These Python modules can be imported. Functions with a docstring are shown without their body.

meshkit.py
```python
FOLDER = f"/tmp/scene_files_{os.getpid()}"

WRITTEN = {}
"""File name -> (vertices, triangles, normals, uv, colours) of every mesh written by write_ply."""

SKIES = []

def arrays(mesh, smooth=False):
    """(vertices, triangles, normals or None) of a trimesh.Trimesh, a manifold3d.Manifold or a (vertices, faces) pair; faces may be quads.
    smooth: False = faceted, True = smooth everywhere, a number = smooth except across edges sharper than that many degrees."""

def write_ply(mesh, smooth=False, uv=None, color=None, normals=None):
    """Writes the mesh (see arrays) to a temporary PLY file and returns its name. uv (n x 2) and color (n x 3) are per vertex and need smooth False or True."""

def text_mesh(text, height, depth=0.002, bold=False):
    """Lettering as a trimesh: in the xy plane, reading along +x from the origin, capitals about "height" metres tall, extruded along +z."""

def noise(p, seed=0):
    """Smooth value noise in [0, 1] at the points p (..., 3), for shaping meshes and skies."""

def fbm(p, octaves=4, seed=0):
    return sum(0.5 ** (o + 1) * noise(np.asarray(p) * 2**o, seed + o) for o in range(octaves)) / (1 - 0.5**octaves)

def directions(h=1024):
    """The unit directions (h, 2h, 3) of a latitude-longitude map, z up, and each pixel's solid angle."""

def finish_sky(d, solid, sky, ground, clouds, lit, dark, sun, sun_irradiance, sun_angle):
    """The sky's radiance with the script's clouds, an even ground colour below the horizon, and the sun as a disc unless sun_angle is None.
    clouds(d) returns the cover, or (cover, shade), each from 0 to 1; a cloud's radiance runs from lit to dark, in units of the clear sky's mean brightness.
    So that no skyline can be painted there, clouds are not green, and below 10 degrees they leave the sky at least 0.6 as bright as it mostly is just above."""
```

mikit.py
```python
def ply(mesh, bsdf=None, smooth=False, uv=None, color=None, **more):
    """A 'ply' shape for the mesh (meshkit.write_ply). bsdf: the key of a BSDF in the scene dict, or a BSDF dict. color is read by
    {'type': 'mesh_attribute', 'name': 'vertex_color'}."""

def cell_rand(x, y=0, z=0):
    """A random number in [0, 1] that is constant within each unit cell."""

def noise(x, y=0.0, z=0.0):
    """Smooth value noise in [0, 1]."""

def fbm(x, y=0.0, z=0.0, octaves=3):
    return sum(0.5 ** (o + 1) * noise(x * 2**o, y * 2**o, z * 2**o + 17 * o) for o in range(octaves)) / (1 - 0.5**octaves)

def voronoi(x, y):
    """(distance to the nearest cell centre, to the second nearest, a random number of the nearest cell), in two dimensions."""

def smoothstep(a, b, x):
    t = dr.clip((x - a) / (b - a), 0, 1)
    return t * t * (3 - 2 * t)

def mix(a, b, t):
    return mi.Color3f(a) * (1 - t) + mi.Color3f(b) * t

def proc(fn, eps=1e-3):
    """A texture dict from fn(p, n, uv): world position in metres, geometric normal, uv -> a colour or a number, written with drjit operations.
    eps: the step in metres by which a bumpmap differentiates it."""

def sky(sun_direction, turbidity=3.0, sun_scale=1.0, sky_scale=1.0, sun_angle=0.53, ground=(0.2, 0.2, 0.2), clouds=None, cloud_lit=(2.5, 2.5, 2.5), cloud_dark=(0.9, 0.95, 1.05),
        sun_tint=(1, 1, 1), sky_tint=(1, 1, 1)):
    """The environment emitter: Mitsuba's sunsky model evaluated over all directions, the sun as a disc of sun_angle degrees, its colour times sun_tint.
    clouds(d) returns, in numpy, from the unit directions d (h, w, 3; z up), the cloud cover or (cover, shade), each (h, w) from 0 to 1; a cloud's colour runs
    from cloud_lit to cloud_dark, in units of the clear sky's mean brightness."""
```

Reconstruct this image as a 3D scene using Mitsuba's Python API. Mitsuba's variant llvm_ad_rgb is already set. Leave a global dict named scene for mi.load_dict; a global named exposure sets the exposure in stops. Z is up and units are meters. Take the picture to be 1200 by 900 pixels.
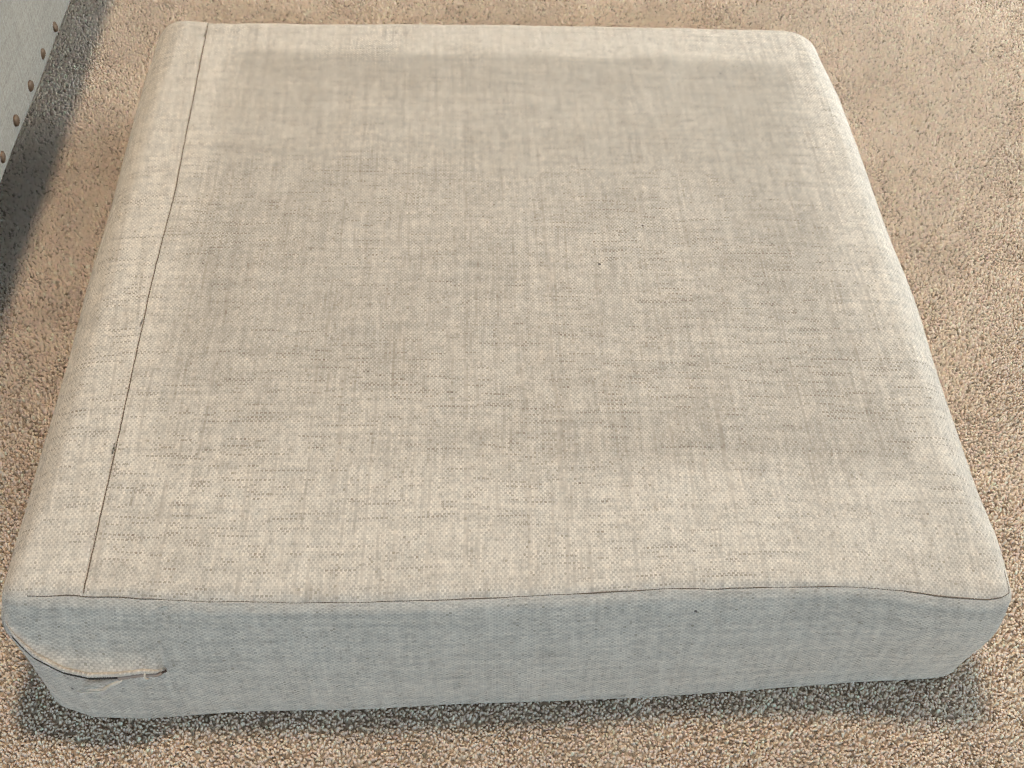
import math
import numpy as np, drjit as dr, trimesh, mitsuba as mi
import mikit, meshkit
from mikit import proc, noise, fbm, voronoi, cell_rand, smoothstep, mix

T = mi.ScalarTransform4f
scene, labels = {}, {}
rng = np.random.default_rng(7)

# ------------------------------------------------------------------ camera, light, exposure
cam = np.array([-0.0398, -0.4319, 0.8204])
PITCH, YAW, ROLL, FOCAL = 0.8271, 0.0667, 0.0558, 1.4279
cp, sp, cy, sy, cr, sr = math.cos(PITCH), math.sin(PITCH), math.cos(YAW), math.sin(YAW), math.cos(ROLL), math.sin(ROLL)
fwd = np.array([sy * cp, cy * cp, -sp])
right0 = np.array([cy, -sy, 0.0])
up0 = np.cross(right0, fwd)
up = up0 * cr - right0 * sr
scene['camera'] = {'type': 'perspective', 'fov': math.degrees(2 * math.atan(0.6 / FOCAL)), 'fov_axis': 'x', 'near_clip': 0.02, 'far_clip': 60.0,
                   'to_world': T().look_at(origin=cam.tolist(), target=(cam + fwd).tolist(), up=up.tolist())}
exposure = 0.0
LAMP_POS, LAMP_R, LAMP_L = (0.0, 0.42, 2.45), 0.16, (137, 108, 76)  # unseen lamp overhead, set from the cushion and sofa shadows
UNSEEN_WINDOW_L, UNSEEN_WINDOW_L2 = (6.3, 7.6, 8.3), (3.1, 4.6, 5.8)  # unseen daylight: right side of the carpet, front of the cushion
scene['room_fill'] = {'type': 'constant', 'radiance': {'type': 'rgb', 'value': [0.22, 0.245, 0.265]}}  # even fill standing for the room's bounced light


def add(key, mesh, bsdf, smooth=False, uv=None, color=None, normals=None, **more):
    if normals is None:
        scene[key] = mikit.ply(mesh, bsdf, smooth=smooth, uv=uv, color=color, **more)
    else:
        scene[key] = {'type': 'ply', 'filename': meshkit.write_ply(mesh, False, uv, color, normals=normals), 'face_normals': False,
                      'bsdf': {'type': 'ref', 'id': bsdf}, **more}
    return key


def name(base, k):
    return base if k == 0 else f'{base}_{k:03d}'


# ------------------------------------------------------------------ materials
CRISP = 0.0003
PU, PV = 0.00155, 0.00200


def weave_cells(uv):
    """Yarn coordinates: gently wandering warp (along v) and weft (along u) of a plain weave with uneven yarns."""
    u, v = uv.x, uv.y
    u = u + 0.0022 * (noise(u * 23 + 3.1, v * 19) - 0.5) + 0.0006 * (noise(u * 110, v * 60 + 9) - 0.5)
    v = v + 0.0030 * (noise(u * 15 + 7.7, v * 21 + 4) - 0.5) + 0.0006 * (noise(u * 70 + 5, v * 120) - 0.5)
    a, b = u / PU, v / PV
    i, j = dr.floor(a), dr.floor(b)
    fa, fb = a - i - 0.5, b - j - 0.5
    odd = (i + j) - 2 * dr.floor((i + j) * 0.5)
    return u, v, i, j, fa, fb, odd < 0.5


def weave_height(p, n, uv):
    u, v, i, j, fa, fb, warp = weave_cells(uv)
    fat_w = 0.75 + 0.5 * noise(i * 1.7 + 0.5, v * 90)
    fat_f = 0.75 + 0.5 * noise(u * 60, j * 1.9 + 0.5)
    ca, cb = dr.cos(math.pi * fa), dr.cos(math.pi * fb)
    hw = dr.sqrt(dr.maximum(ca, 0)) * (0.35 + 0.65 * cb) * fat_w
    hf = dr.sqrt(dr.maximum(cb, 0)) * (0.35 + 0.65 * ca) * fat_f * 0.85
    return dr.select(warp, hw, hf) + 0.18 * cell_rand(i, j, 5) + 0.12 * noise(u * 2500, v * 2500)


def stain(p):
    """The worn, slightly greyer field left on the top of the cover."""
    x = p.x + 0.012 * (noise(p.x * 30, p.y * 30) - 0.5)
    y = p.y + 0.009 * (noise(p.x * 26 + 8, p.y * 26) - 0.5)
    m = smoothstep(-0.287, -0.240, x) * (1 - smoothstep(0.265, 0.315, x)) * smoothstep(0.088, 0.128, y) * (1 - smoothstep(0.626, 0.642, y)) * smoothstep(0.12, 0.13, p.z)
    m = m * (1 - 0.55 * (1 - smoothstep(-0.15, 0.08, x)) * (1 - smoothstep(0.10, 0.26, y)))
    edge = dr.maximum(dr.exp(-dr.square((y - 0.61) / 0.045)), 0.75 * dr.exp(-dr.square((y - 0.125) / 0.035)) * smoothstep(-0.05, 0.16, x))
    edge = dr.maximum(edge, 0.5 * dr.exp(-dr.square((x - 0.24) / 0.04)))
    patch = smoothstep(0.42, 0.70, fbm(p.x * 9 + 2, p.y * 9 + 5, 0, 3))
    return m * (0.80 + 0.34 * edge + 0.16 * patch) + 0.08 * patch


def weave_color(p, n, uv, slubs=1.0):
    u, v, i, j, fa, fb, warp = weave_cells(uv)
    # warp: mostly cream yarns with long faint taupe ones; weft: oatmeal with short dark slubs
    tw = cell_rand(i, 3, 1)
    lw = noise(i * 3.3 + 0.5, v * 34 + tw * 50)
    tf = cell_rand(7, j, 2)
    lf = noise(u * 75 + tf * 90, j * 3.7 + 0.5)
    warp_c = mix((0.635, 0.565, 0.488), (0.47, 0.40, 0.33), slubs * (0.5 * smoothstep(0.55, 0.95, tw) * smoothstep(0.25, 0.7, lw) + 0.35 * smoothstep(0.6, 0.9, lw)))
    slub = smoothstep(0.64, 0.84, lf) * smoothstep(0.30, 0.62, noise(u * 9 + 4, v * 11 + 30) * 0.6 + 0.4 * tf)
    weft_c = mix((0.51, 0.445, 0.372), (0.30, 0.24, 0.19), 0.65 * slubs * slub)
    w = dr.select(warp, dr.abs(fa) < 0.36, dr.abs(fb) > 0.42)      # beside a float the crossing yarn shows, its darker tone serving as gap shade
    c = mi.Color3f(dr.select(w, warp_c.x, weft_c.x), dr.select(w, warp_c.y, weft_c.y), dr.select(w, warp_c.z, weft_c.z))
    r = cell_rand(i, j, 9)
    c = c * (0.92 + 0.16 * r) * (0.94 + 0.12 * noise(u * 700, v * 700))
    c = c * mix((1, 1, 1), (0.50, 0.44, 0.38), smoothstep(0.95, 0.99, cell_rand(i, j, 12)) * 0.45)
    # bundles of paler and darker yarn, long and thin, both ways
    s1 = noise(u * 430, v * 22 + 3) + 0.7 * noise(u * 560 + 40, v * 40 + 31)
    s2 = noise(u * 26 + 9, v * 270) + 0.7 * noise(u * 40 + 70, v * 390 + 12)
    s3 = noise(u * 400 + 11, v * 210 + 5)
    c = c * (1 + 0.13 * (s1 - 0.85) + 0.13 * (s2 - 0.85) + 0.18 * (s3 - 0.5))
    c = c * 0.96
    d1, d2, wh = voronoi(u * 14 + 3, v * 14 + 1)
    fleck = (1 - smoothstep(0.012, 0.020, d1)) * (wh > 0.975)
    c = mix(c, (0.07, 0.06, 0.06), fleck * 0.85)
    return c * mix((1, 1, 1), (0.80, 0.795, 0.79), stain(p))


def principled(tex, rough=0.9, sheen=0.0):
    return {'type': 'principled', 'base_color': tex, 'roughness': rough, 'specular': 0.2, 'sheen': sheen, 'sheen_tint': 0.5}


scene['fabric'] = {'type': 'twosided', 'bsdf': {'type': 'bumpmap', 'arbitrary': proc(weave_height, eps=CRISP), 'scale': 0.0004,
                                                'bsdf': principled(proc(weave_color), 0.85, 0.15)}}
scene['fabric_front'] = {'type': 'twosided', 'bsdf': {'type': 'bumpmap', 'arbitrary': proc(weave_height, eps=CRISP), 'scale': 0.0004,
                                                      'bsdf': principled(proc(lambda p, n, uv: weave_color(p, n, uv, 0.35)), 0.85, 0.15)}}


def linen_color(p, n, uv):
    a, b = p.y / 0.0017, p.z / 0.0017
    r = cell_rand(dr.floor(a), dr.floor(b), 3)
    s = noise(p.y * 14, dr.floor(b) * 1.3) * 0.5 + noise(dr.floor(a) * 1.3, p.z * 14) * 0.5
    return mi.Color3f(0.275, 0.245, 0.207) * (0.72 + 0.24 * r + 0.32 * s) * (0.93 + 0.12 * fbm(p.y * 11, p.z * 11, 4.0, 3))


def rgb(*c):
    return {'type': 'rgb', 'value': list(c)}


scene['linen'] = {'type': 'twosided', 'bsdf': principled(proc(linen_color), 0.9)}
scene['thread_dark'] = {'type': 'twosided', 'bsdf': principled(rgb(0.17, 0.125, 0.092), 0.9)}
scene['thread_pale'] = {'type': 'twosided', 'bsdf': principled(rgb(0.66, 0.58, 0.48), 0.9)}
scene['slit_dark'] = {'type': 'twosided', 'bsdf': principled(rgb(0.075, 0.055, 0.045), 0.8)}
scene['zip_tape'] = {'type': 'twosided', 'bsdf': principled(rgb(0.36, 0.27, 0.22), 0.9)}
scene['bronze'] = {'type': 'principled', 'base_color': rgb(0.15, 0.095, 0.06), 'roughness': 0.6, 'metallic': 0.6}
scene['dark_wood'] = {'type': 'principled', 'base_color': proc(lambda p, n, uv: mix((0.05, 0.03, 0.02), (0.10, 0.06, 0.035), fbm(p.x * 90, p.y * 90, p.z * 9))), 'roughness': 0.4}
scene['pile'] = {'type': 'twosided', 'bsdf': {'type': 'diffuse', 'reflectance': {'type': 'mesh_attribute', 'name': 'vertex_color'}}}


def backing_color(p, n, uv):
    d1, d2, wh = voronoi(p.x / 0.0024, p.y / 0.0024)
    return mix((0.42, 0.34, 0.265), (0.23, 0.18, 0.135), smoothstep(0.35, 0.85, d1)) * (0.75 + 0.5 * wh)  # cells darken towards their rims, painting the shade between tufts


scene['backing'] = {'type': 'twosided', 'bsdf': {'type': 'bumpmap', 'arbitrary': proc(lambda p, n, uv: 1 - voronoi(p.x / 0.0024, p.y / 0.0024)[0], eps=3e-4), 'scale': 0.0012,
                                                 'bsdf': principled(proc(backing_color), 0.95)}}
scene['white_paint'] = {'type': 'principled', 'base_color': rgb(0.8, 0.8, 0.78), 'roughness': 0.5}

# ------------------------------------------------------------------ carpet: a sheet and its cut pile
PX0, PX1, PY0, PY1 = -0.72, 0.86, -0.20, 1.20     # the piled area
g = np.unique(np.r_[np.linspace(-4, 4, 33), PX0, PX1, PX0 - 0.01, PX1 + 0.01])
h = np.unique(np.r_[np.linspace(-4, 4, 33), PY0, PY1, PY0 - 0.01, PY1 + 0.01])
gx, gy = np.meshgrid(g, h, indexing='ij')
inside = (gx >= PX0 - 1e-6) & (gx <= PX1 + 1e-6) & (gy >= PY0 - 1e-6) & (gy <= PY1 + 1e-6)
sheet = np.stack([gx, gy, np.where(inside, 0.0055, 0.0076)], -1)


def grid_faces(n, m, at=0, flip=False):
    i, j = np.meshgrid(np.arange(n - 1), np.arange(m - 1), indexing='ij')
    a = (i * m + j).ravel() + at
    q = np.stack([a, a + m, a + m + 1, a + 1], 1)
    f = np.vstack([q[:, [0, 1, 2]], q[:, [0, 2, 3]]])
    return f[:, ::-1] if flip else f


add('carpet', (sheet.reshape(-1, 3), grid_faces(len(g), len(h))), 'backing', uv=sheet.reshape(-1, 3)[:, :2])
labels['carpet'] = {'kind': 'structure', 'label': 'beige cut pile carpet with fine brown flecks'}


def vnoise(x, y, seed, octaves=3):
    """Smooth value noise in numpy for laying out geometry."""
    out, amp, tot = 0, 1.0, 0
    for o in range(octaves):
        r = np.random.default_rng(seed + o).random((256, 256))
        X, Y = x * 2 ** o, y * 2 ** o
        ix, iy = np.floor(X).astype(int), np.floor(Y).astype(int)
        tx, ty = X - ix, Y - iy
        tx, ty = tx * tx * (3 - 2 * tx), ty * ty * (3 - 2 * ty)
        f = lambda a, b: r[(ix + a) % 256, (iy + b) % 256]
        out = out + amp * ((f(0, 0) * (1 - tx) + f(1, 0) * tx) * (1 - ty) + (f(0, 1) * (1 - tx) + f(1, 1) * tx) * ty)
        tot += amp
        amp *= 0.5
    return out / tot


def make_pile():
    pitch = 0.00212
    nx, ny = int((PX1 - PX0) / pitch), int((PY1 - PY0) / pitch)
    x, y = np.meshgrid(np.arange(nx), np.arange(ny), indexing='ij')
    x = PX0 + (x + 0.5 * (y % 2) + rng.uniform(-.45, .45, x.shape)) * pitch
    y = PY0 + (y + rng.uniform(-.45, .45, y.shape)) * pitch
    x, y = x.ravel(), y.ravel()
    # the trapezoid of floor that the place shows, a margin round it, not the floor under the cushion
    lo = -0.40 - (y + 0.05) * 0.27 - 0.08
    hi = 0.41 + (y + 0.05) * 0.33 + 0.08
    rim = np.minimum(np.minimum(x - lo, hi - x), np.minimum(y - PY0, PY1 - y))
    keep = (rim > 0.05 * rng.random(len(x))) & ~((np.abs(x) < 0.30) & (y > 0.05) & (y < 0.665))
    x, y = x[keep], y[keep]
    n = len(x)
    big = vnoise(x * 7 + 40, y * 7 + 40, 11)
    mid = vnoise(x * 45 + 40, y * 45 + 40, 21)
    ang = 2 * np.pi * vnoise(x * 22 + 40, y * 22 + 40, 31) * 2 + rng.normal(0, 1.3, n)
    lean = np.abs(rng.normal(0.0, 0.0019, n)) + 0.0007
    lx, ly = lean * np.cos(ang), lean * np.sin(ang)
    hgt = 0.0084 + 0.0012 * (mid - 0.5) + rng.normal(0, 0.0005, n)
    r = 0.00118 * (0.8 + 0.45 * rng.random(n))
    rings = [(0.52, 1.05, 0.25), (0.90, 0.90, 0.80)]
    S = 4
    tw = rng.uniform(0, 6.28, n)
    v = np.zeros((n, len(rings) * S + 1, 3))
    asp = rng.uniform(0.75, 1.3, n)
    for k, (t, rr, ll) in enumerate(rings):
        for s in range(S):
            a = tw + 2 * np.pi * s / S + 0.5 * k
            v[:, k * S + s] = np.stack([x + lx * ll + r * rr * asp * np.cos(a), y + ly * ll + r * rr / asp * np.sin(a), hgt * t], 1)
    v[:, -1] = np.stack([x + lx, y + ly, hgt * 1.03], 1)
    f = []
    for k in range(len(rings) - 1):
        for s in range(S):
            a, b = k * S + s, k * S + (s + 1) % S
            f += [[a, b, b + S], [a, b + S, a + S]]
    top = (len(rings) - 1) * S
    f += [[top + s, top + (s + 1) % S, len(rings) * S] for s in range(S)]
    f = np.array(f)
    faces = (f[None] + (np.arange(n) * v.shape[1])[:, None, None]).reshape(-1, 3)
    c = np.array([0.77, 0.642, 0.520]) * (0.94 + 0.12 * rng.random(n))[:, None] * (0.88 + 0.24 * big)[:, None]
    c *= 1 + rng.normal(0, 0.02, (n, 3))
    fleck = rng.random(n) < 0.065
    c[fleck] *= np.array([0.46, 0.42, 0.38]) * rng.uniform(0.75, 1.5, (fleck.sum(), 1))
    pale = rng.random(n) < 0.06
    c[pale] *= 1.22
    col = np.repeat(c[:, None], v.shape[1], 1)
    return v.reshape(-1, 3), faces, np.clip(col.reshape(-1, 3), 0, 0.85)


pv, pf, pc = make_pile()
add('carpet__pile', (pv, pf), 'pile', smooth=True, color=pc)
labels['carpet__pile'] = {'kind': 'stuff'}

# ------------------------------------------------------------------ the cushion cover
W, D, Z0, H = 0.342, 0.717, 0.005, 0.142
SEAM_X = -0.284


def rounded(p):
    """Box surface point -> rounded box with a crisp front edge and fuller sides, then the slump of the real thing."""
    x, y, z = p[:, 0], p[:, 1], p[:, 2]
    k = np.clip(y / 0.12, 0, 1)
    k = k * k * (3 - 2 * k)
    rzt = 0.012 + 0.018 * k
    rxs = 0.030
    ryf, ryb, rzb = 0.0105, 0.032, 0.012
    rx = rxs * (0.38 + 0.62 * k)
    lo = np.stack([-W + rx, np.full_like(x, ryf), np.full_like(x, Z0 + rzb)], 1)
    hi = np.stack([W - rx, np.full_like(x, D - ryb), H - rzt], 1)
    q = np.clip(p, lo, hi)
    rad = np.stack([rx, np.where(y < 0.3, ryf, ryb), np.where(z < 0.07, rzb, rzt)], 1)
    d = (p - q) / rad
    ln = np.linalg.norm(d, axis=1, keepdims=True)
    mx = np.abs(d).max(1, keepdims=True)
    out = q + np.where(ln > 1e-9, d / np.maximum(ln, 1e-9) * mx, 0) * rad
    X, Y, Zc = out.T.copy()
    t = np.clip((Zc - Z0) / (H - Z0), 0, 1)
    front = np.clip(1 - Y / 0.16, 0, 1) ** 2
    top_y = np.interp(X, [-.34, -.33, -.298, -.256, -.20, -.11, -.025, .053, .10, .168, .226, .26, .282, .32, .34],
                      [.004, .002, .0025, .0005, -.002, -.0035, -.0005, .0035, .0065, .008, .008, .0057, .0015, -.0015, .001])
    bot_y = np.interp(X, [-.34, -.326, -.30, -.26, -.20, -.12, -.05, 0, .10, .16, .26, .317, .34],
                      [.006, -.006, -.0145, -.0155, -.011, -.010, -.006, -.0045, -.001, .003, .0106, .0135, .017])
    ts = t * t * (3 - 2 * t)
    Y = Y + front * (bot_y * (1 - ts) + top_y * ts) - 0.004 * front * np.sin(np.pi * t)
    side = np.clip(np.abs(X) / W, 0, 1) ** 4
    xl = np.interp(Y, LEFT_Y, LEFT_X)
    xr = np.interp(Y, [0, .02, .06, .3, .6, .68], [-.008, -.006, -.002, .004, .002, -.004])
    wob = 0.004 * (vnoise(Y * 9 + 50, t * 3 + 50, 71) - 0.5)
    X = X + side * np.where(X < 0, xl - wob, xr + wob) + np.sign(X) * side * (0.004 * np.sin(np.pi * t) - 0.012 * (1 - t) ** 2 * np.clip(Y / 0.1, 0, 1))
    X = X - (X < 0) * side * 0.0065 * np.exp(-((t - 0.74) / 0.16) ** 2) * np.clip(1 - Y / 0.07, 0, 1) ** 2
    back = np.clip((Y - D + 0.2) / 0.2, 0, 1) ** 2
    Y = Y + back * np.interp(X, [-.34, -.295, -.16, .015, .19, .30, .34], [.002, -.010, -.007, .000, .002, .001, -.010])
    un = np.clip(1 - (X / W) ** 2, 0, 1) * np.clip(1 - ((Y - D / 2) / (D / 2)) ** 2, 0, 1)
    crown = 0.005 * np.sqrt(un) + 0.0030 * (vnoise(X * 8 + 30, Y * 8 + 30, 41) - 0.5) + 0.0016 * (vnoise(X * 30 + 30, Y * 30 + 30, 43) - 0.5)
    Zc = Zc + np.clip((t - 0.6) / 0.4, 0, 1) * crown
    # ridge and dip beside the seam of the left band
    ds = x - seam_x(y)
    Zc = Zc + (t > 0.8) * (-0.0004 * np.exp(-(ds / 0.0014) ** 2) + 0.0007 * vnoise(y * 26 + 9, y * 0 + 3, 45) * np.exp(-((ds + 0.006) / 0.006) ** 2)
                         + 0.0003 * (vnoise(y * 75 + 9, X * 30 + 20, 46, 2) - 0.5) * np.exp(-np.abs(ds) / 0.010))
    Zc = Zc + (t > 0.8) * (y < 0.04) * (0.0014 * (vnoise(X * 62 + 40, y * 60 + 9, 47, 2) - 0.5)) * np.exp(-y / 0.012)
    return np.stack([X, Y, Zc], 1)


LEFT_Y, LEFT_X = [0, .05, .11, .26, .47, .62, .70], [.009, .0065, .0025, -.0005, -.0055, -.009, -.0085]


def seam_x(y):
    return -0.48 * np.interp(y, LEFT_Y, LEFT_X) + np.interp(y, [0, .006, .10, .2, .3, .41, .59, .687, .72], [-.2795, -.2793, -.2798, -.2826, -.2848, -.2852, -.2915, -.295, -.296])


def spread(a, b, step, dense=0.0008, edge=0.02, cut=()):
    """Grid stops from a to b, denser near both ends and near the cuts."""
    out, x = [a], a
    while x < b:
        near = min(min(abs(x - e) for e in (a, b, *cut)), edge)
        x += dense + (step - dense) * near / edge
        out.append(x)
    return a + (np.array(out) - a) * (b - a) / (out[-1] - a)


def panel(make, us, vs, uvf):
    U, V = np.meshgrid(us, vs, indexing='ij')
    P = make(U, V).reshape(-1, 3)
    return P, grid_faces(len(us), len(vs)), uvf(U, V).reshape(-1, 2)


# the front: an upper and a lower piece that part along the slit at the left corner
def slit_z(x):
    return np.interp(x, [-.342, -.336, -.330, -.323, -.3157, -.3015, -.2856, -.2684, -.25, -.241, -.236, -.20, .342],
                     [.124, .119, .113, .1045, .0915, .0815, .0780, .0790, .0805, .0765, .0755, .0755, .0755])


def flare(x):
    return np.interp(x, [-.345, -.335, -.322, -.305, -.285, -.265, -.250, -.241, -.236], [0, .0005, .0045, .0080, .0092, .0088, .0072, .0045, 0])


xs = spread(-W, W, 0.0035, cut=(-.236,))
ys = spread(0, D, 0.0035)
zs = spread(Z0, H, 0.0035)
xl = np.r_[spread(-W, SEAM_X, 0.0035)]
xr_ = np.r_[spread(SEAM_X, W, 0.0035)]
pieces = {}


def top_make(U, V):
    # grid columns follow the seam: squeeze columns so that SEAM_X lands on the seam line
    P = np.stack([U, V, np.full_like(U, H)], -1)
    w = np.where(U < SEAM_X, (U + W) / (SEAM_X + W), (W - U) / (W - SEAM_X))
    P[..., 0] += w * (seam_x(V) - SEAM_X)
    return P


def tuv(U, V):
    return np.stack([U, V], -1)


pieces['top_panel'] = [panel(top_make, xr_, ys, tuv)]
pieces['left_panel'] = [panel(top_make, xl, ys, lambda U, V: np.stack([U * 0.9985 + V * 0.055 + 3.3, V * 0.9985 - U * 0.055], -1)),
                        panel(lambda U, V: np.stack([np.full_like(U, -W), V, U], -1), zs, ys, lambda U, V: np.stack([-W + (U - H), V], -1) + [3.3, 0.0])]
pieces['right_panel'] = [panel(lambda U, V: np.stack([np.full_like(U, W), U, V], -1), ys, zs, lambda U, V: np.stack([W + H - V, U], -1))]
pieces['back_panel'] = [panel(lambda U, V: np.stack([U, np.full_like(U, D), V], -1), xs[::-1], zs, lambda U, V: np.stack([U + 1.7, V], -1))]
pieces['underside'] = [panel(lambda U, V: np.stack([U, V, np.full_like(U, Z0)], -1), spread(-W, W, 0.012)[::-1], spread(0, D, 0.012), tuv)]


def front_piece(lo, hi):
    s = spread(0, 1, 0.03, dense=0.012, edge=0.25)

    def make(U, V):
        sz = slit_z(U)
        z = (Z0 + (sz - Z0) * V) if lo else (sz + (H - sz) * V)
        return np.stack([U, np.zeros_like(U), z], -1)

    return panel(make, xs, s, lambda U, V: np.stack([make(U, V)[..., 2] * 0.9994 + 2.1, U * 0.9994 + 0.035 * make(U, V)[..., 2] + 5.2], -1)), s


(lower, s_lo), (upper, s_up) = front_piece(True, None), front_piece(False, None)
allv, allf, alluv, owner = [], [], [], []
order = list(pieces) + ['front_panel']
pieces['front_panel'] = [lower, upper]
at = 0
for key in order:
    for k, (P, F, UV) in enumerate(pieces[key]):
        R = rounded(P)
        if key == 'front_panel':
            x, z = P[:, 0], P[:, 2]
            sz = slit_z(x)
            if k == 1:      # the loosened flap above the slit stands out from the cover
                q = np.clip((H - 0.012 - z) / (H - 0.012 - sz), 0, 1)
                R[:, 1] -= flare(x) * q ** 7
                R[:, 2] += 0.0015 * (flare(x) / 0.011) * q ** 3
                R[:, 0] -= 0.003 * np.clip((-0.300 - x) / 0.015, 0, 1) * np.clip((x + 0.341) / 0.015, 0, 1) * q ** 1.5
            else:           # the piece below it dips in just under the slit
                q = np.clip(1 - (sz - z) / 0.018, 0, 1)
                R[:, 1] += 0.006 * np.clip(flare(x) / 0.01, 0, 1) * q ** 2
            # pucker lines of the vertical seam and slack cloth
            sx = np.interp(R[:, 2], [0, .07, .11, .14], [-.241, -.238, -.235, -.229])
            R[:, 1] += 0.0016 * np.exp(-((x - sx) / 0.0025) ** 2) * (R[:, 2] > 0.066) * (R[:, 2] < 0.134)
            R[:, 1] += 0.004 * (vnoise(x * 12 + 20, z * 9 + 20, 91) - 0.5) * np.clip((H - z) / 0.04, 0, 1) * np.clip((z - Z0) / 0.02, 0, 1)
        allv.append(R)
        allf.append(F + at)
        alluv.append(UV)
        owner += [key] * len(F)
        at += len(R)
V, F, UV, owner = np.vstack(allv), np.vstack(allf), np.vstack(alluv), np.array(owner)
# one set of normals for the whole cover, welded where the panels meet
_, weld = np.unique(np.round(V, 5), axis=0, return_inverse=True)
weld = weld.ravel()
fn = np.cross(V[F[:, 1]] - V[F[:, 0]], V[F[:, 2]] - V[F[:, 0]])
centre = np.array([0, D / 2, H / 2])
out = np.einsum('ij,ij->i', fn, V[F].mean(1) - centre) < 0
F[out] = F[out][:, ::-1]
fn[out] *= -1
N = np.zeros((weld.max() + 1, 3))
for k in range(3):
    np.add.at(N, weld[F[:, k]], fn)
N /= np.maximum(np.linalg.norm(N, axis=1, keepdims=True), 1e-20)
N = N[weld]
for key in order:
    sel = F[owner == key]
    ids, inv = np.unique(sel, return_inverse=True)
    add(f'cushion__{key}', (V[ids], inv.reshape(-1, 3)), 'fabric_front' if key == 'front_panel' else 'fabric', uv=UV[ids], normals=N[ids])
labels['cushion'] = {'label': 'large square oatmeal woven cushion with a greyed top lying on the carpet', 'category': 'cushion'}
labels['cushion__top_panel'] = {'label': 'top panel with a large greyed worn square inside a paler border'}
labels['cushion__left_panel'] = {'label': 'plain pale band left of the long top seam'}
labels['cushion__front_panel'] = {'label': 'front panel with an opened slit near its left corner'}


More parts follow.
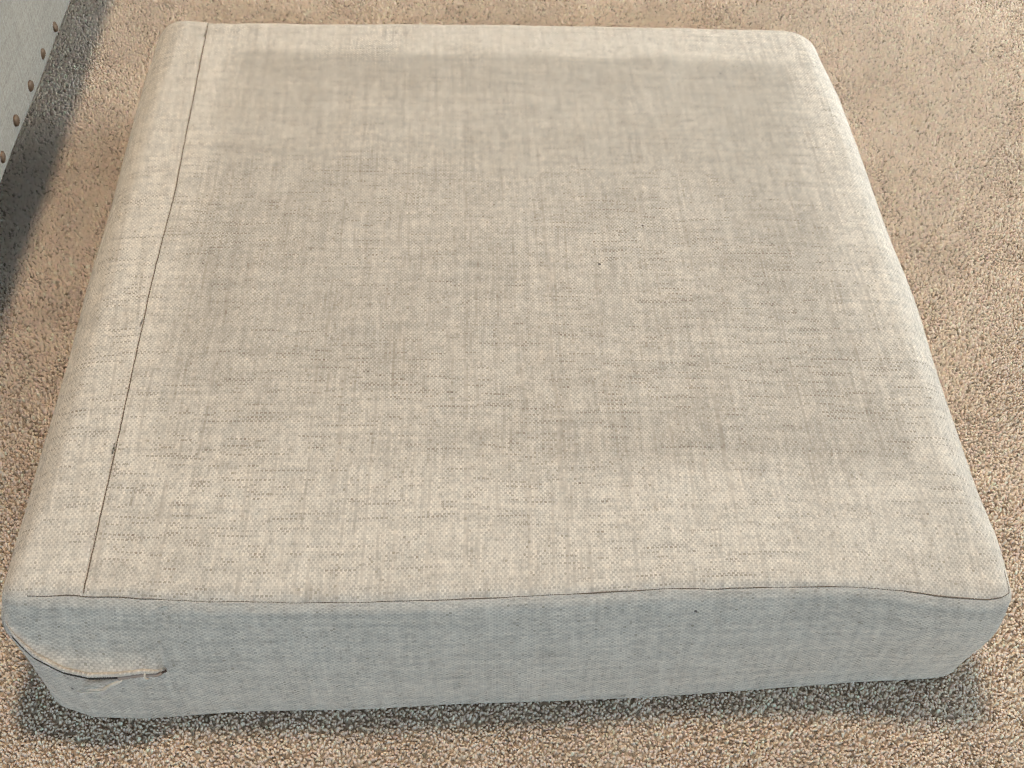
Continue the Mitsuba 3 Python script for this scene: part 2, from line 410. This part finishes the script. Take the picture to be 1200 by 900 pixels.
def tube(pts, radii, sides=6):
    p = np.asarray(pts, float)
    t = np.gradient(p, axis=0)
    t /= np.linalg.norm(t, axis=1, keepdims=True) + 1e-12
    a = np.cross(t, [0.13, 0.21, 0.97])
    a /= np.linalg.norm(a, axis=1, keepdims=True)
    b = np.cross(t, a)
    ang = np.arange(sides) * 2 * np.pi / sides
    rr = np.broadcast_to(radii, (len(p),))
    v = p[:, None] + rr[:, None, None] * (np.cos(ang)[None, :, None] * a[:, None] + np.sin(ang)[None, :, None] * b[:, None])
    n = len(p)
    f = []
    i, j = np.meshgrid(np.arange(n - 1), np.arange(sides), indexing='ij')
    q = np.stack([i * sides + j, i * sides + (j + 1) % sides, (i + 1) * sides + (j + 1) % sides, (i + 1) * sides + j], -1).reshape(-1, 4)
    f = np.vstack([q[:, [0, 1, 2]], q[:, [0, 2, 3]]])
    caps = [[0, s + 1, s] for s in range(1, sides - 1)] + [[(n - 1) * sides, (n - 1) * sides + s, (n - 1) * sides + s + 1] for s in range(1, sides - 1)]
    return trimesh.Trimesh(v.reshape(-1, 3), np.vstack([f, caps])[:, ::-1], process=False)


def smooth_path(pts, n):
    from scipy.interpolate import PchipInterpolator
    p = np.asarray(pts, float)
    s = np.r_[0, np.cumsum(np.linalg.norm(np.diff(p, axis=0), axis=1))]
    return PchipInterpolator(s, p)(np.linspace(0, s[-1], n))


def surface(px, py, pz):
    return rounded(np.stack([np.asarray(px, float), np.asarray(py, float), np.asarray(pz, float)], 1))


# the long stitched seam on the top, left; dark thread lying in the groove, uneven
yy = np.linspace(0.004, D - 0.02, 420)
tt = surface(seam_x(yy), yy, np.full_like(yy, H))
tt[:, 0] += 0.0005 * (vnoise(yy * 120, yy * 0 + 3, 61) - 0.5)
tt[:, 2] += 0.0004
add('cushion__top_seam', tube(tt, 0.00026 + 0.00030 * vnoise(yy * 90 + 4, yy * 0 + 7, 62), 5), 'thread_dark', smooth=True)
labels['cushion__top_seam'] = {'label': 'thin dark seam running along the left of the top'}
# the seam along the front edge
xx = np.linspace(-0.322, 0.330, 420)
xx = np.r_[xx, np.linspace(0.331, 0.340, 14), np.full(40, 0.340)]
pts = surface(xx, np.r_[np.zeros(420), np.linspace(0, 0.004, 14), np.linspace(0.004, 0.024, 40)], np.full_like(xx, H))
pts[:, 2] += 0.0006
pts[:, 1] += 0.0006
rad = 0.00024 + 0.0004 * np.clip(vnoise(xx * 40 + 8, xx * 0 + 5, 64, 2) * 1.7 - 0.55, 0.0, 1)
rad[420:] = np.linspace(0.0003, 0.00012, 54)
add('cushion__front_seam', tube(pts, rad, 5), 'thread_dark', smooth=True)


# the slit at the left corner: its rolled pale lip, the dark line beneath, tape end, loose threads
def lip_points(x, dy=0.0, dz=0.0):
    R = surface(x, np.zeros_like(x), slit_z(x))
    fl = flare(x)
    R[:, 1] += -fl + dy
    R[:, 2] += 0.0015 * (fl / 0.011) + dz
    R[:, 0] -= 0.003 * np.clip((-0.300 - x) / 0.015, 0, 1) * np.clip((x + 0.341) / 0.015, 0, 1)
    return R


xs_lip = np.linspace(-0.334, -0.237, 90)
lp = lip_points(xs_lip, 0.0002, 0.0006)
m = tube(lp, 0.0016 * np.clip(flare(xs_lip) / 0.006, 0.25, 1), 10)
s_ = np.repeat(np.r_[0, np.cumsum(np.linalg.norm(np.diff(lp, axis=0), axis=1))], 10)
uvl = np.stack([s_ + 8, np.tile(np.arange(10) * 0.001, len(lp))], 1)
add('cushion__slit_lip', m, 'fabric', smooth=True, uv=uvl)
xz = np.linspace(-0.327, -0.236, 80)
zp = surface(xz, np.zeros_like(xz), slit_z(xz))
zp[:, 1] += -flare(xz) * 0.9 - 0.0008
zp[:, 2] += -0.0024
zp[:, 0] -= 0.003 * np.clip((-0.300 - xz) / 0.015, 0, 1) * np.clip((xz + 0.341) / 0.015, 0, 1)
add('cushion__dark_line', tube(zp, 0.0009, 6), 'slit_dark', smooth=True)
labels['cushion__dark_line'] = {'label': 'dark line of the opening at the lower left corner'}
tx = np.linspace(-0.266, -0.239, 30)
tp = lip_points(tx, -0.0006, -0.0024)
add('cushion__torn_edge', tube(tp, 0.0017 * (0.6 + 0.5 * vnoise(tx * 400, tx * 0 + 2, 5, 2)), 7), 'zip_tape', smooth=True)


def low_y(x, z):
    return float(surface([x], [0.0], [z])[0, 1])


loose = smooth_path([(-.262, -.0215, .0770), (-.268, -.0225, .0745), (-.2764, -.0235, .0685), (-.2846, -.0225, .0665), (-.2947, -.0210, .0615)], 40)
strands = []
for k in range(5):
    w = np.linspace(0, 1, 40)[:, None]
    off = rng.normal(0, 0.0008, 3) * (0.3 + w) + 0.0005 * np.stack([vnoise(w[:, 0] * 9 + k * 7, w[:, 0] * 0 + a, 81) - 0.5 for a in (1, 4, 9)], 1)
    strands.append(tube(loose[: 40 - 3 * k] + off[: 40 - 3 * k], 0.00042, 5))
add('cushion__loose_thread', trimesh.util.concatenate(strands), 'thread_pale', smooth=True)
labels['cushion__loose_thread'] = {'label': 'pale frayed thread hanging from the slit'}
lt = smooth_path([lip_points(np.array([-.2475]), -.001, .001)[0], lip_points(np.array([-.248]), -.0035, -.002)[0], lip_points(np.array([-.2465]), -.0015, -.0055)[0]], 14)
add('cushion__loose_thread_001', tube(lt, 0.0007, 5), 'thread_pale', smooth=True)

# ------------------------------------------------------------------ the sofa at the left, on legs
FX, FZ = -0.442, 0.140


def rounded_box(lo, hi, r, step=0.012):
    lo, hi = np.array(lo), np.array(hi)
    b = trimesh.creation.box(bounds=[lo, hi])
    b = b.subdivide_to_size(0.05, max_iter=12)
    # add edge loops by snapping a finer copy: round with clamped push-out
    b = b.subdivide_to_size(0.022, max_iter=12)
    v = np.array(b.vertices)
    q = np.clip(v, lo + r, hi - r)
    d = v - q
    ln = np.linalg.norm(d, axis=1, keepdims=True)
    v = q + np.where(ln > 1e-9, d / np.maximum(ln, 1e-9) * r, 0)
    return trimesh.Trimesh(v, b.faces, process=True)


body = rounded_box((-1.25, 0.06, FZ), (FX, 1.95, 0.60), 0.012)
bv = np.array(body.vertices)
bv[:, 0] += 0.003 * (vnoise(bv[:, 1] * 10 + 30, bv[:, 2] * 10 + 30, 51) - 0.5) * (bv[:, 0] > FX - 0.02)
body = trimesh.Trimesh(bv, body.faces, process=False)
add('sofa__side', body, 'linen', smooth=50)
cush = rounded_box((-1.22, 0.30, 0.605), (FX - 0.02, 1.70, 0.74), 0.04)
add('sofa__seat_cushion', cush, 'linen', smooth=60)
for k, (x, y) in enumerate([(FX - 0.08, 0.14), (FX - 0.08, 1.86), (-1.17, 0.14), (-1.17, 1.86)]):
    leg = trimesh.creation.revolve(np.array([[0, 0.006], [0.016, 0.006], [0.019, 0.02], [0.027, FZ - 0.01], [0.027, FZ + 0.004], [0, FZ + 0.004]]), sections=20)
    leg.apply_translation([x, y, 0])
    add('sofa__' + name('leg', k), leg, 'dark_wood', smooth=30)
th = np.linspace(0, np.pi / 2, 6)
prof = np.stack([0.0053 * np.cos(th), 0.0020 * np.sin(th)], 1)
dome = trimesh.creation.revolve(np.r_[[[0.0053, -0.002]], prof[:-1], [[0, 0.0020]]], sections=18)
dome.apply_transform(trimesh.transformations.rotation_matrix(np.pi / 2, [0, 1, 0]))
for k in range(34):
    n_ = dome.copy()
    n_.apply_transform(trimesh.transformations.euler_matrix(0, rng.normal(0, 0.12), rng.normal(0, 0.12)))
    n_.apply_translation([FX + 0.0006, 0.061 + 0.0535 * k + rng.normal(0, 0.001), 0.161 + rng.normal(0, 0.0008)])
    add('sofa__' + name('nailhead', k), n_, 'bronze', smooth=40)
TURN = T().translate([FX, 0.9, 0]).rotate([0, 0, 1], 1.0).translate([-FX, -0.9, 0])
for key in scene:
    if key.startswith('sofa__'):
        scene[key]['to_world'] = TURN
labels['sofa'] = {'label': 'off white linen sofa side with a row of bronze nailheads above the carpet', 'category': 'sofa'}
labels['sofa__nailhead'] = {'label': 'round bronze nailhead'}

# ------------------------------------------------------------------ the lights, all unseen: a ceiling lamp overhead, daylit panes at the right and behind
lx, ly, lz = LAMP_POS
disc = trimesh.creation.cylinder(LAMP_R, 0.004, sections=40)
disc.apply_translation([lx, ly, lz])
scene['unseen_ceiling_lamp__bulb'] = mikit.ply(disc, 'white_paint', emitter={'type': 'area', 'radiance': {'type': 'rgb', 'value': list(LAMP_L)}})  # out of view; gives the warm light from above
ring = trimesh.creation.annulus(LAMP_R + 0.004, LAMP_R + 0.022, 0.012, sections=40)
ring.apply_translation([lx, ly, lz])
add('unseen_ceiling_lamp__trim', ring, 'white_paint', smooth=30)
labels['unseen_ceiling_lamp'] = {'label': 'unseen warm round downlight above the cushion', 'category': 'lamp'}
WX, WY0, WY1, WZ0, WZ1 = 1.75, 0.6, 2.3, 0.25, 1.65
pane = (np.array([[WX, WY0, WZ0], [WX, WY1, WZ0], [WX, WY1, WZ1], [WX, WY0, WZ1]]), np.array([[0, 2, 1], [0, 3, 2]]))
scene['unseen_window__pane'] = mikit.ply(pane, 'white_paint', emitter={'type': 'area', 'radiance': {'type': 'rgb', 'value': list(UNSEEN_WINDOW_L)}})  # out of view, placed to cool and brighten the right side
bars = [trimesh.creation.box(bounds=b) for b in ([(WX - .02, WY0 - .06, WZ0 - .06), (WX + .03, WY1 + .06, WZ0)], [(WX - .02, WY0 - .06, WZ1), (WX + .03, WY1 + .06, WZ1 + .06)],
                                                 [(WX - .02, WY0 - .06, WZ0), (WX + .03, WY0, WZ1)], [(WX - .02, WY1, WZ0), (WX + .03, WY1 + .06, WZ1)])]
add('unseen_window__frame', trimesh.util.concatenate(bars), 'white_paint')
labels['unseen_window'] = {'label': 'unseen daylit opening out of view at the right of the carpet', 'category': 'unseen_window'}
pane2 = (np.array([[-0.8, -2.6, 0.7], [1.1, -2.6, 0.7], [1.1, -2.6, 2.1], [-0.8, -2.6, 2.1]]), np.array([[0, 2, 1], [0, 3, 2]]))
scene['unseen_window_001__pane'] = mikit.ply(pane2, 'white_paint', emitter={'type': 'area', 'radiance': {'type': 'rgb', 'value': list(UNSEEN_WINDOW_L2)}})  # out of view, placed to light the cushion's front panel
bars = [trimesh.creation.box(bounds=b) for b in ([(-.86, -2.65, .64), (1.16, -2.58, .70)], [(-.86, -2.65, 2.1), (1.16, -2.58, 2.16)], [(-.86, -2.65, .70), (-.8, -2.58, 2.1)], [(1.1, -2.65, .70), (1.16, -2.58, 2.1)])]
add('unseen_window_001__frame', trimesh.util.concatenate(bars), 'white_paint')
labels['unseen_window_001'] = {'label': 'unseen daylit opening behind the viewer, lighting the front of the cushion', 'category': 'unseen_window'}
